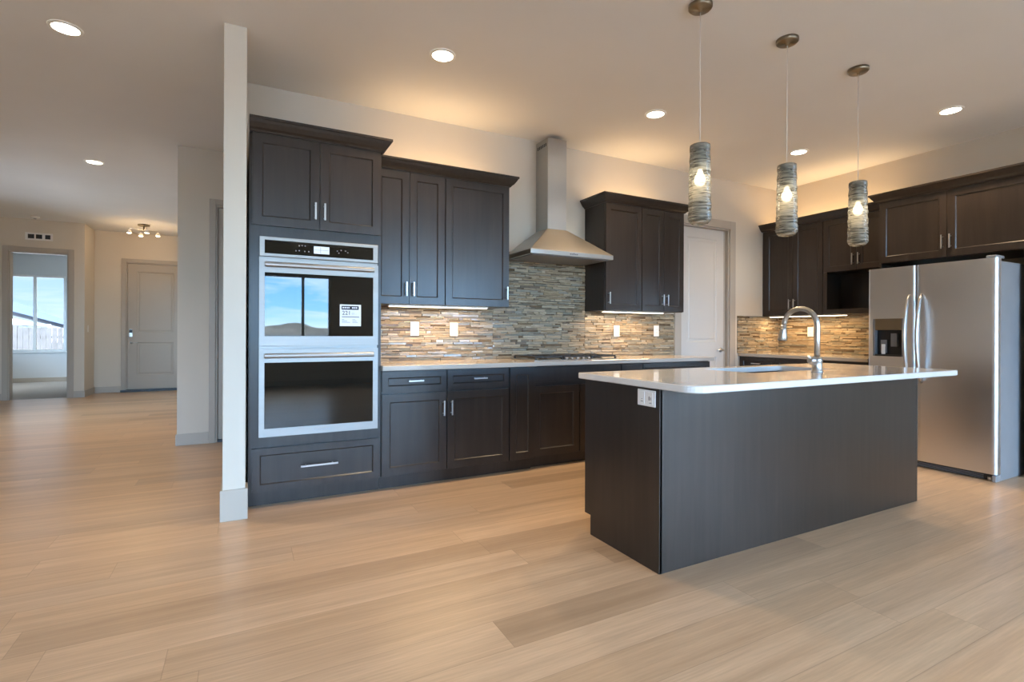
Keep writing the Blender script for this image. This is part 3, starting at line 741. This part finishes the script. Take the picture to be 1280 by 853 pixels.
for k in range(5):
    obj('knob', MB().lathe([(0.017, 0.009), (0.017, 0.022), (0.013, 0.028)], (-0.12 + 0.06 * k, -0.200, 0), 'z', 16), M_STEEL, ck)

# ------------------------------------------------------------------ range hood
hd = thing('range_hood', 'stainless pyramid range hood with square chimney above the cooktop', 'range hood', (2.64, W_, 0))
hw, hdp, z0, z1, z2 = 0.45, 0.505, 1.850, 1.890, 2.145
cw, cd = 0.106, 0.222
mb = MB()
yb = -0.0175
rings = [[(-hw, yb, z0), (hw, yb, z0), (hw, -hdp, z0), (-hw, -hdp, z0)][::-1], [(-hw, yb, z1), (hw, yb, z1), (hw, -hdp, z1), (-hw, -hdp, z1)][::-1],
         [(-cw - 0.004, yb, z2), (cw + 0.004, yb, z2), (cw + 0.004, -cd - 0.004, z2), (-cw - 0.004, -cd - 0.004, z2)][::-1]]
mb.loft(rings)
cn = obj('canopy', mb, M_STEEL, hd, 0.002)
mb = MB().box(-hw + 0.03, hw - 0.03, -hdp + 0.03, yb - 0.02, z0 - 0.006, z0 - 0.0005)
obj('filter', mb, M_GREYP, cn)
for k in range(5): obj('button', MB().box(-0.035 + 0.018 * k - 0.006, -0.035 + 0.018 * k + 0.006, -hdp - 0.003, -hdp, z0 + 0.014, z0 + (0.031 if k == 2 else 0.025)), M_GREYP, cn)
ch = obj('chimney', MB().box(-cw, cw, -cd, -0.0005, z2, 3.012), M_STEEL, hd, 0.002)
mb = MB()
for k in range(6): mb.box(-cw - 0.0012, -cw + 0.001, -cd + 0.028 + 0.029 * k, -cd + 0.046 + 0.029 * k, 2.935, 2.965)
obj('vent_slots', mb, M_BLACK, ch)

# ------------------------------------------------------------------ right-hand run (faces -X)
def RW(x, y): return (x, y, 0)
XB = 5.49
r = thing('base_cabinet', 'dark espresso base cabinet in the corner below the brown mosaic', 'cabinet', (XB, W_ - 0.002, 0), -PI / 2, None)
w = 1.50; d = 6.24 - XB - 0.001
carcass(r, w, d, 0.1, 0.876); toe(r, w, d)
for a, b in ((0.02, 0.5), (0.5, 1.0), (1.0, 1.49)):
    drawer(r, a, b - 0.004, 0.716, 0.868, 0.115); door(r, a, b - 0.004, 0.108, 0.702, 'r', 0.58, 0.115)
wt = obj('worktop', MB().box(5.455, 6.2395, 2.853, W_ - 0.001, 0.877, 0.914), M_QUARTZ2, None, 0.004)
tag(wt, 'short stone worktop in the corner beside the fridge', 'worktop')
XU = 5.916
G_R = 'espresso cabinets on the right wall'
r = thing('wall_cabinet', 'espresso two-door wall cabinet in the corner left of the microwave niche', 'cabinet', (XU, W_ - 0.002, 0), -PI / 2, G_R)
w = 0.786; d = 6.24 - XU - 0.001
carcass(r, w, d, 1.381, 2.46)
door(r, 0.045, 0.42, 1.386, 2.452, 'r', 1.515, 0.125); door(r, 0.424, 0.782, 1.386, 2.452, 'l', 1.515, 0.125)
crown(r, w, d, 2.46, False, False)
# the crown returns to the wall at the pantry side
r2 = thing('wall_cabinet', 'espresso wall cabinet with open dark microwave niche beside the fridge', 'cabinet', (XU, W_ - 0.788 - 0.002, 0), -PI / 2, G_R)
w = 0.728
mb = MB(); tk = 0.02
mb.box(0, w, 0, d, 1.86, 2.46).box(0, tk, 0, d, 1.40, 1.86).box(w - tk, w, 0, d, 1.40, 1.86).box(0, w, 0, d, 1.381, 1.437).box(tk, w - tk, d - 0.02, d, 1.437, 1.86)
mb.box(0, 0.045, -0.02, 0, 1.381, 1.86).box(w - 0.045, w, -0.02, 0, 1.381, 1.86).box(0.045, w - 0.045, -0.02, 0, 1.381, 1.437)
obj('carcass', mb, M_WOOD, r2, 0.001)
door(r2, 0.004, 0.362, 1.862, 2.452, 'r', 1.98, 0.125); door(r2, 0.366, w - 0.004, 1.862, 2.452, 'l', 1.98, 0.125)
crown(r2, w, d, 2.46, False, False)
XF = 5.62
r = thing('wall_cabinet', 'wide shallow espresso two-door cabinet above the refrigerator', 'cabinet', (XF, 2.838, 0), -PI / 2, G_R)
w = 1.16; d = 6.24 - XF - 0.001
carcass(r, w, d, 1.856, 2.46)
door(r, 0.01, 0.562, 1.862, 2.455, 'r', 1.995, 0.125); door(r, 0.566, w - 0.01, 1.862, 2.455, 'l', 1.995, 0.125)
crown(r, w, d, 2.46, True, False, dl=0.24)
for y0, l in ((2.838, 'tall espresso side panel between the fridge and the corner worktop'), (1.745, 'tall espresso side panel at the right edge beside the fridge')):
    p = obj('fridge_panel', MB().box(XF - 0.02 if y0 < 2 else XF, 6.239, y0 - 0.022, y0, 0, 1.855), M_WOOD, None, 0.001); tag(p, l, 'panel')
led((XU, 4.30, 0), 0.95, -PI / 2, 'slim lit bar under the right-wall cabinets', G_UL, 1.381, 0.05)
overglow((XU, 4.27, 0), 1.35, -PI / 2, 'light strip on top of the right-wall cabinets', 2.466, 0.12)

# ------------------------------------------------------------------ refrigerator (faces -X)
fr = thing('refrigerator', 'stainless side-by-side refrigerator with ice dispenser on the right wall', 'refrigerator', (5.2, 2.722, 0), -PI / 2)
fw_ = 0.935
obj('body', MB().box(0.004, fw_ - 0.004, 0.075, 0.99, 0.0, 1.74), M_FRIDGESIDE, fr, 0.006)
def bowed(x0, x1, z0, z1, bow=0.012, hole=None):
    mb = MB(); n = 14
    def yf(x):
        u = (x - x0) / (x1 - x0); e = min(u, 1 - u) * (x1 - x0)
        rnd = 0.016 * (1 - min(1, e / 0.018)) ** 2
        return -bow * (1 - (2 * u - 1) ** 2) + rnd
    xs = [x0, x0 + 0.004, x0 + 0.009, x0 + 0.018] + [x0 + (x1 - x0) * k / n for k in range(1, n)] + [x1 - 0.018, x1 - 0.009, x1 - 0.004, x1]
    xs = sorted(set(xs))
    if hole: xs = sorted(set([x for x in xs if not any(abs(x - h) < 0.006 for h in hole[:2])] + list(hole[:2])))
    zs = [z0, z1] if not hole else [z0, hole[2], hole[3], z1]
    cache = {}
    def fv(x, z):
        if (x, z) not in cache: cache[(x, z)] = mb.vv([(x, yf(x), z)])[0]
        return cache[(x, z)]
    for a, b in zip(xs, xs[1:]):
        for c, d_ in zip(zs, zs[1:]):
            if hole and hole[0] - 1e-6 <= a and b <= hole[1] + 1e-6 and abs(c - hole[2]) < 1e-6:
                continue
            mb.face([fv(a, c), fv(b, c), fv(b, d_), fv(a, d_)], 0, True)
    if hole:
        a, b, c, d_ = hole
        for (p, q) in (((a, c), (b, c)), ((b, c), (b, d_)), ((b, d_), (a, d_)), ((a, d_), (a, c))):
            i = mb.vv([(p[0], yf(p[0]), p[1]), (q[0], yf(q[0]), q[1]), (q[0], 0.05, q[1]), (p[0], 0.05, p[1])]); mb.face(i, 0)
    for zz_ in (z0, z1):
        pts = [(x, yf(x), zz_) for x in xs] + [(x1, 0.068, zz_), (x0, 0.068, zz_)]
        i = mb.vv(pts); mb.face(i, 0)
    i = mb.vv([(x0, yf(x0), z0), (x0, 0.068, z0), (x0, 0.068, z1), (x0, yf(x0), z1), (x1, yf(x1), z0), (x1, 0.068, z0), (x1, 0.068, z1), (x1, yf(x1), z1)])
    mb.face([i[0], i[1], i[2], i[3]]); mb.face([i[4], i[7], i[6], i[5]]); mb.face([i[1], i[5], i[6], i[2]])
    return mb
DH = (0.045, 0.293, 0.955, 1.300)
fd = obj('freezer_door', bowed(0.0, 0.385, 0.058, 1.762, 0.003, DH), M_STEELV, fr); fd['label'] = 'narrow left freezer door with ice dispenser'
md = obj('fridge_door', bowed(0.391, fw_, 0.058, 1.762, 0.004), M_STEELV, fr)
# dispenser
a, b, c, d_ = DH
mb = MB()
mb.box(a + 0.001, b - 0.001, 0.045, 0.066, c + 0.001, d_ - 0.001, 0)
mb.box(a + 0.001, a + 0.018, -0.004, 0.045, c + 0.001, d_ - 0.001, 2).box(b - 0.012, b - 0.001, -0.004, 0.045, c + 0.001, d_ - 0.001, 2)
mb.box(a + 0.018, b - 0.012, -0.006, 0.045, d_ - 0.105, d_ - 0.001, 1)
mb.box(a + 0.018, b - 0.012, -0.006, 0.045, c + 0.001, c + 0.014, 0)
dp = obj('dispenser', mb, [M_BLACK, M_BRONZE, M_GREYP], fd, 0.002)
mb = MB().box(a + 0.055, a + 0.105, 0.020, 0.030, c + 0.03, c + 0.15, 0); mb.box(a + 0.065, a + 0.095, 0.012, 0.020, c + 0.02, c + 0.11, 1).box(a + 0.14, a + 0.19, 0.015, 0.045, c + 0.09, c + 0.21, 0)
obj('paddle', mb, [M_GREYP, M_WHITEP], dp, 0.002)
def fridge_handle(parent, x, z0, z1):
    mb = MB(); pts = []; n = 18
    for k in range(n + 1):
        u = k / n; pts.append((x, -0.012 - 0.080 * math.sin(PI * u) ** 0.6, z0 + (z1 - z0) * u))
    mb.tube(pts, [0.010 + 0.006 * math.sin(PI * k / n) for k in range(n + 1)], 16, flat=1.35)
    return obj('handle', mb, M_NICKEL, parent)
fridge_handle(fd, 0.345, 0.74, 1.50); fridge_handle(md, 0.437, 0.74, 1.50)
mb = MB().box(0.02, fw_ - 0.02, 0.03, 0.075, 0.005, 0.05, 0)
for k in range(3): mb.box(0.03, fw_ - 0.09, 0.026, 0.03, 0.012 + 0.012 * k, 0.017 + 0.012 * k, 1)
obj('grille', mb, [M_BLACK, M_GREYP], fr)
obj('foot', MB().lathe([(0.016, 0.0), (0.016, 0.03)], (fw_ - 0.05, 0.03, 0), 'z', 12), M_NICKEL, fr)
obj('corner_block', MB().box(fw_ - 0.03, fw_ - 0.004, 0.0, 0.075, 0.0, 0.05), M_FRIDGESIDE, fr, 0.004)
obj('hinge_cover', MB().box(fw_ - 0.075, fw_ - 0.012, 0.012, 0.16, 1.762, 1.785), M_FRIDGESIDE, fr, 0.005)

# ------------------------------------------------------------------ island
IX0, IX1, IY0, IY1 = 1.762, 4.140, 1.845, 2.45
isl = thing('kitchen_island', 'large espresso kitchen island standing in the middle of the kitchen floor', 'island', (IX0, IY0, 0))
L, D = IX1 - IX0, IY1 - IY0
IH = 0.888
obj('back_panel', MB().box(0.004, L - 0.02, 0.0, 0.018, 0, IH), M_WOOD, isl, 0.001)
mb = MB(); poly = [(0.0, 0), (D - 0.055, 0), (D - 0.055, 0.112), (D, 0.112), (D, IH), (0.0, IH)]
mb.loft([[(x, y, z) for y, z in poly] for x in (-0.0, 0.018)])
ep = obj('end_panel', mb, M_WOOD, isl, 0.0015)
mb = MB(); mb.loft([[(x, y, z) for y, z in poly] for x in (L - 0.018, L)])
obj('end_panel', mb, M_WOOD, isl, 0.0015)
obj('carcass', MB().box(0.019, L - 0.019, 0.019, D - 0.001, 0.112, 0.62).box(0.019, 0.80, 0.019, D - 0.001, 0.62, IH).box(1.78, L - 0.019, 0.019, D - 0.001, 0.62, IH)
    .box(0.80, 1.78, 0.019, 0.15, 0.62, IH).box(0.80, 1.78, D - 0.05, D - 0.001, 0.62, IH), M_WOOD, isl)
obj('toe_kick', MB().box(0.018, L - 0.018, D - 0.075, D - 0.056, 0, 0.11), M_WOOD, isl)
n = 5; sw = (L - 0.04) / n
for k in range(n):
    mb = MB().shaker(0, sw - 0.006, 0.118, 0.876, 0, 0.02)
    mb.v = [(0.02 + k * sw + (sw - 0.006) - x, D + 0.021 - y, z) for x, y, z in mb.v]
    dd = obj('door', mb, M_WOOD, isl, 0.001)
    hx = 0.02 + k * sw + (0.035 if k % 2 else sw - 0.04)
    obj('handle', MB().box(hx - 0.006, hx + 0.006, D + 0.05, D + 0.058, 0.70, 0.82).box(hx - 0.004, hx + 0.004, D + 0.02, D + 0.05, 0.72, 0.73).box(hx - 0.004, hx + 0.004, D + 0.02, D + 0.05, 0.79, 0.80), M_NICKEL, dd)

# island worktop with sink cut-out and rounded corners
CX0, CX1, CY0, CY1 = 1.750, 4.165, 1.615, 2.515
SX0, SX1, SY0, SY1 = 2.67, 3.47, 2.035, 2.405
def rounded(x0, x1, y0, y1, rads, seg=8):
    pts = []
    for (cx, cy, r_, a0) in ((x0 + rads[0], y0 + rads[0], rads[0], PI), (x1 - rads[1], y0 + rads[1], rads[1], 1.5 * PI), (x1 - rads[2], y1 - rads[2], rads[2], 0), (x0 + rads[3], y1 - rads[3], rads[3], 0.5 * PI)):
        for k in range(seg + 1):
            a = a0 + 0.5 * PI * k / seg; pts.append((cx + r_ * math.cos(a), cy + r_ * math.sin(a)))
    return pts
outer = rounded(CX0, CX1, CY0, CY1, (0.085, 0.05, 0.05, 0.02)); inner = rounded(SX0, SX1, SY0, SY1, (0.02,) * 4)
def slab_with_hole(zb, zt):
    mb = MB(); ch = 0.004
    no = len(outer)
    cxm, cym = (CX0 + CX1) / 2, (CY0 + CY1) / 2
    def shrink(p, e): return (p[0] + (e if p[0] < cxm else -e), p[1] + (e if p[1] < cym else -e))
    ot = mb.vv([(*shrink(p, ch), zt) for p in outer]); o1 = mb.vv([(*p, zt - ch) for p in outer]); o2 = mb.vv([(*p, zb + ch) for p in outer]); ob = mb.vv([(*shrink(p, ch), zb) for p in outer])
    it = mb.vv([(*p, zt) for p in inner]); ib = mb.vv([(*p, zb) for p in inner])
    for k in range(no):
        j = (k + 1) % no
        for a, b in ((ot, o1), (o1, o2), (o2, ob)): mb.face([b[k], b[j], a[j], a[k]])
        mb.face([it[k], it[j], ib[j], ib[k]])
        mb.face([ot[k], ot[j], it[j], it[k]]); mb.face([ob[j], ob[k], ib[k], ib[j]])
    return mb
ct = obj('worktop', slab_with_hole(0.889, 0.923), M_QUARTZ); tag(ct, 'glossy white quartz worktop with rounded corners on the island', 'worktop')
sk = thing('sink', 'stainless double-bowl sink sunk into the white island worktop', 'sink', (0, 0, 0.889))
mb = MB(); xm = (SX0 + SX1) / 2; dpt = 0.2
def bowl(x0, x1):
    a = rounded(x0, x1, SY0 + 0.004, SY1 - 0.004, (0.03,) * 4); b = rounded(x0 + 0.012, x1 - 0.012, SY0 + 0.016, SY1 - 0.016, (0.04,) * 4)
    mb.loft([[(x, y, -0.001) for x, y in a], [(x, y, -dpt + 0.02) for x, y in b], [(x + (0.02 if x < (x0 + x1) / 2 else -0.02), y + (0.02 if y < (SY0 + SY1) / 2 else -0.02), -dpt) for x, y in b]], caps=False, smooth=True)
    i = mb.vv([(x + (0.02 if x < (x0 + x1) / 2 else -0.02), y + (0.02 if y < (SY0 + SY1) / 2 else -0.02), -dpt) for x, y in b]); mb.face(i)
bowl(SX0 + 0.004, xm - 0.008); bowl(xm + 0.008, SX1 - 0.004)
mb.box(xm - 0.008, xm + 0.008, SY0 + 0.004, SY1 - 0.004, -0.03, -0.012)
obj('bowl', mb, M_SINK, sk)
for xx in ((SX0 + xm) / 2, (xm + SX1) / 2):
    obj('drain', MB().lathe([(0.045, -dpt + 0.001), (0.045, -dpt + 0.004), (0.03, -dpt + 0.003)], (xx, (SY0 + SY1) / 2, 0), 'z', 20), M_NICKEL, sk)

fc = thing('faucet', 'tall brushed steel gooseneck faucet standing by the island sink', 'faucet', (3.109, 1.915, 0.9232))
obj('base', MB().lathe([(0.034, 0), (0.034, 0.006), (0.029, 0.012), (0.028, 0.060), (0.030, 0.066), (0.030, 0.078), (0.022, 0.094)], (0, 0, 0), 'z', 24), M_NICKEL, fc)
dx, dy = -0.02, 1.0
pts = [(0, 0, 0.085), (0, 0, 0.20), (0, 0, 0.285)]
R_ = 0.108
for k in range(1, 15):
    a = PI * k / 14 * 1.0; q = R_ - R_ * math.cos(a); pts.append((dx * q, dy * q, 0.285 + R_ * math.sin(a)))
obj('spout', MB().tube(pts, [0.0165] * 3 + [0.0165 - 0.0015 * k / 14 for k in range(1, 15)], 16), M_NICKEL, fc)
e = Vector(pts[-1]); d_ = (Vector(pts[-1]) - Vector(pts[-2])).normalized()
hp = [tuple(e + d_ * q) for q in (-0.006, 0.03, 0.070, 0.092, 0.098)]
obj('spray_head', MB().tube(hp, [0.0165, 0.0190, 0.0265, 0.0275, 0.023], 18), M_NICKEL, fc)
mb = MB().tube([(-0.02, 0, 0.070), (-0.040, -0.004, 0.071), (-0.062, -0.006, 0.072), (-0.078, -0.007, 0.073), (-0.084, -0.007, 0.073)], [0.021, 0.025, 0.027, 0.021, 0.010], 18)
mb.tube([(-0.07, -0.006, 0.08), (-0.09, -0.006, 0.094), (-0.096, -0.006, 0.10)], [0.010, 0.008, 0.006], 10)
obj('lever', mb, M_NICKEL, fc)

# ------------------------------------------------------------------ ceiling lights
def downlight(x, y, label):
    t_ = thing('recessed_light', label, 'light', (x, y, H), 0, 'round recessed ceiling lights')
    obj('trim_ring', MB().lathe([(0.088, -0.0005), (0.086, -0.006), (0.072, -0.009), (0.069, -0.004)], seg=36, caps=False), M_WHITEP, t_)
    obj('lens', MB().lathe([(0.071, -0.0055), (0.03, -0.006), (0.001, -0.006)], seg=36), M_CAN, t_)
    lamp('downlight_glow', 'AREA', (0, 0, -0.012), DOWN_W, WARM, t_, shape='DISK', size=0.13, spread=math.radians(115))
for x, y, l in ((-0.994, 4.107, 'lit recessed ceiling light over the hall floor, nearest the white wall end'), (-1.491, 7.203, 'lit recessed ceiling light far down the hall ceiling'),
                (1.185, 3.303, 'lit recessed ceiling light in front of the oven cabinet'), (3.12, 3.329, 'lit recessed ceiling light in front of the hood and first pendant'),
                (5.25, 2.11, 'lit recessed ceiling light above the refrigerator'), (5.078, 3.327, 'lit recessed ceiling light behind the middle pendant cord')):
    downlight(x, y, l)
def pendant(x, y, label):
    t_ = thing('pendant_light', label, 'light', (x, y, H), 0, 'spun glass pendants over the island')
    obj('canopy', MB().lathe([(0.066, -0.0005), (0.066, -0.018), (0.058, -0.026), (0.012, -0.028), (0.008, -0.04)], seg=32), [M_BRONZE], t_)
    obj('cord', MB().lathe([(0.0022, -0.04), (0.0022, -0.84)], seg=8), M_WHITEP, t_)
    mb = MB(); prof = []; n = 30
    zt_, zb_ = -0.806, -1.255
    for k in range(n + 1):
        u = k / n; r_ = 0.055 + 0.009 * u + 0.0016 * math.sin(u * 43) + 0.001 * math.sin(u * 97)
        if u > 0.94: r_ -= 0.016 * ((u - 0.94) / 0.06) ** 2
        prof.append((r_, zt_ + (zb_ - zt_) * u))
    prof = [(0.012, zt_ + 0.004), (0.050, zt_ + 0.003)] + prof + [(0.030, zb_ - 0.004), (0.015, zb_ - 0.004)]
    mb.lathe(prof, seg=36, caps=False)
    obj('glass_shade', mb, M_PGLASS, t_)
    obj('socket', MB().lathe([(0.012, -0.80), (0.020, -0.83), (0.020, -0.93), (0.014, -0.945)], seg=20), M_NICKEL, t_)
    obj('bulb', MB().lathe([(0.012, -0.945), (0.016, -0.96), (0.027, -0.985), (0.031, -1.005), (0.026, -1.028), (0.014, -1.038), (0.003, -1.041)], seg=20), M_BULB, t_)
    lamp('bulb_glow', 'POINT', (0, 0, -1.07), PENDANT_W, WARM, t_, shadow_soft_size=0.02)
pendant(2.311, 2.106, 'grey spun-glass cylinder pendant nearest the hood cabinets, leftmost of the three')
pendant(3.072, 2.092, 'grey spun-glass pendant hanging in the middle of the three, above the faucet')
pendant(3.858, 2.088, 'grey spun-glass pendant in front of the fridge cabinets, rightmost of the three')

tr = thing('track_light', 'small four-arm spotlight fixture glowing on the ceiling before the entry door', 'light', (-1.59, 11.03, H))
obj('canopy', MB().lathe([(0.09, -0.0005), (0.09, -0.02), (0.07, -0.03), (0.012, -0.032), (0.012, -0.10)], seg=24), M_BRONZE, tr)
for a in (0.35, 0.35 + PI / 2, 0.35 + PI, 0.35 + 1.5 * PI):
    ca, sa = math.cos(a), math.sin(a); R_ = 0.21
    ar = obj('arm', MB().tube([(0, 0, -0.09), (ca * R_, sa * R_, -0.095)], 0.007, 8).tube([(ca * R_, sa * R_, -0.09), (ca * R_, sa * R_, -0.125)], 0.006, 8), M_NICKEL, tr)
    obj('spot_head', MB().lathe([(0.016, -0.12), (0.028, -0.135), (0.036, -0.175)], (ca * R_, sa * R_, 0), 'z', 16, caps=False), M_WHITEP, ar)
    obj('bulb', MB().lathe([(0.030, -0.165), (0.026, -0.178), (0.004, -0.184)], (ca * R_, sa * R_, 0), 'z', 14), M_BULB, ar)
    lamp('spot_glow', 'POINT', (ca * R_, sa * R_, -0.20), TRACK_W / 2, WARM2, tr, shadow_soft_size=0.03)

# ------------------------------------------------------------------ hall details
vt = thing('air_vent', 'white air register with dark slots above the den doorway', 'vent', (-3.095, 11.4, 2.755))
obj('frame', MB().panel([-0.178, -0.148, -0.062, -0.045, 0.040, 0.075, 0.148, 0.178], [-0.062, -0.038, 0.038, 0.062], {(1, 1), (3, 1), (5, 1)}, -0.012, 0.0115, 0.008, 0.002), M_WHITEP, vt)
mb = MB()
for a, b in ((-0.146, -0.064), (-0.043, 0.038), (0.077, 0.146)): mb.box(a, b, -0.0045, -0.0035, -0.036, 0.036)
obj('dark_slots', mb, M_BLACK, vt)
sd = thing('smoke_detector', 'small white smoke detector on the hall ceiling', 'smoke detector', (-3.069, 11.1, H))
obj('housing', MB().lathe([(0.06, -0.0005), (0.058, -0.02), (0.045, -0.032), (0.004, -0.034)], seg=24), M_WHITEP, sd)
obj('sensor', MB().lathe([(0.02, -0.033), (0.018, -0.040)], seg=16), M_GREYP, sd)
ls = thing('light_switch', 'white light switch on the narrow wall beside the den doorway', 'switch', (-2.4897, 11.62, 1.2), PI / 2)
obj('plate', MB().box(-0.038, 0.038, -0.006, 0, -0.06, 0.06), M_WHITEP, ls, 0.002)
obj('rocker', MB().box(-0.016, 0.016, -0.010, -0.006, -0.032, 0.032), M_WHITEP, ls)
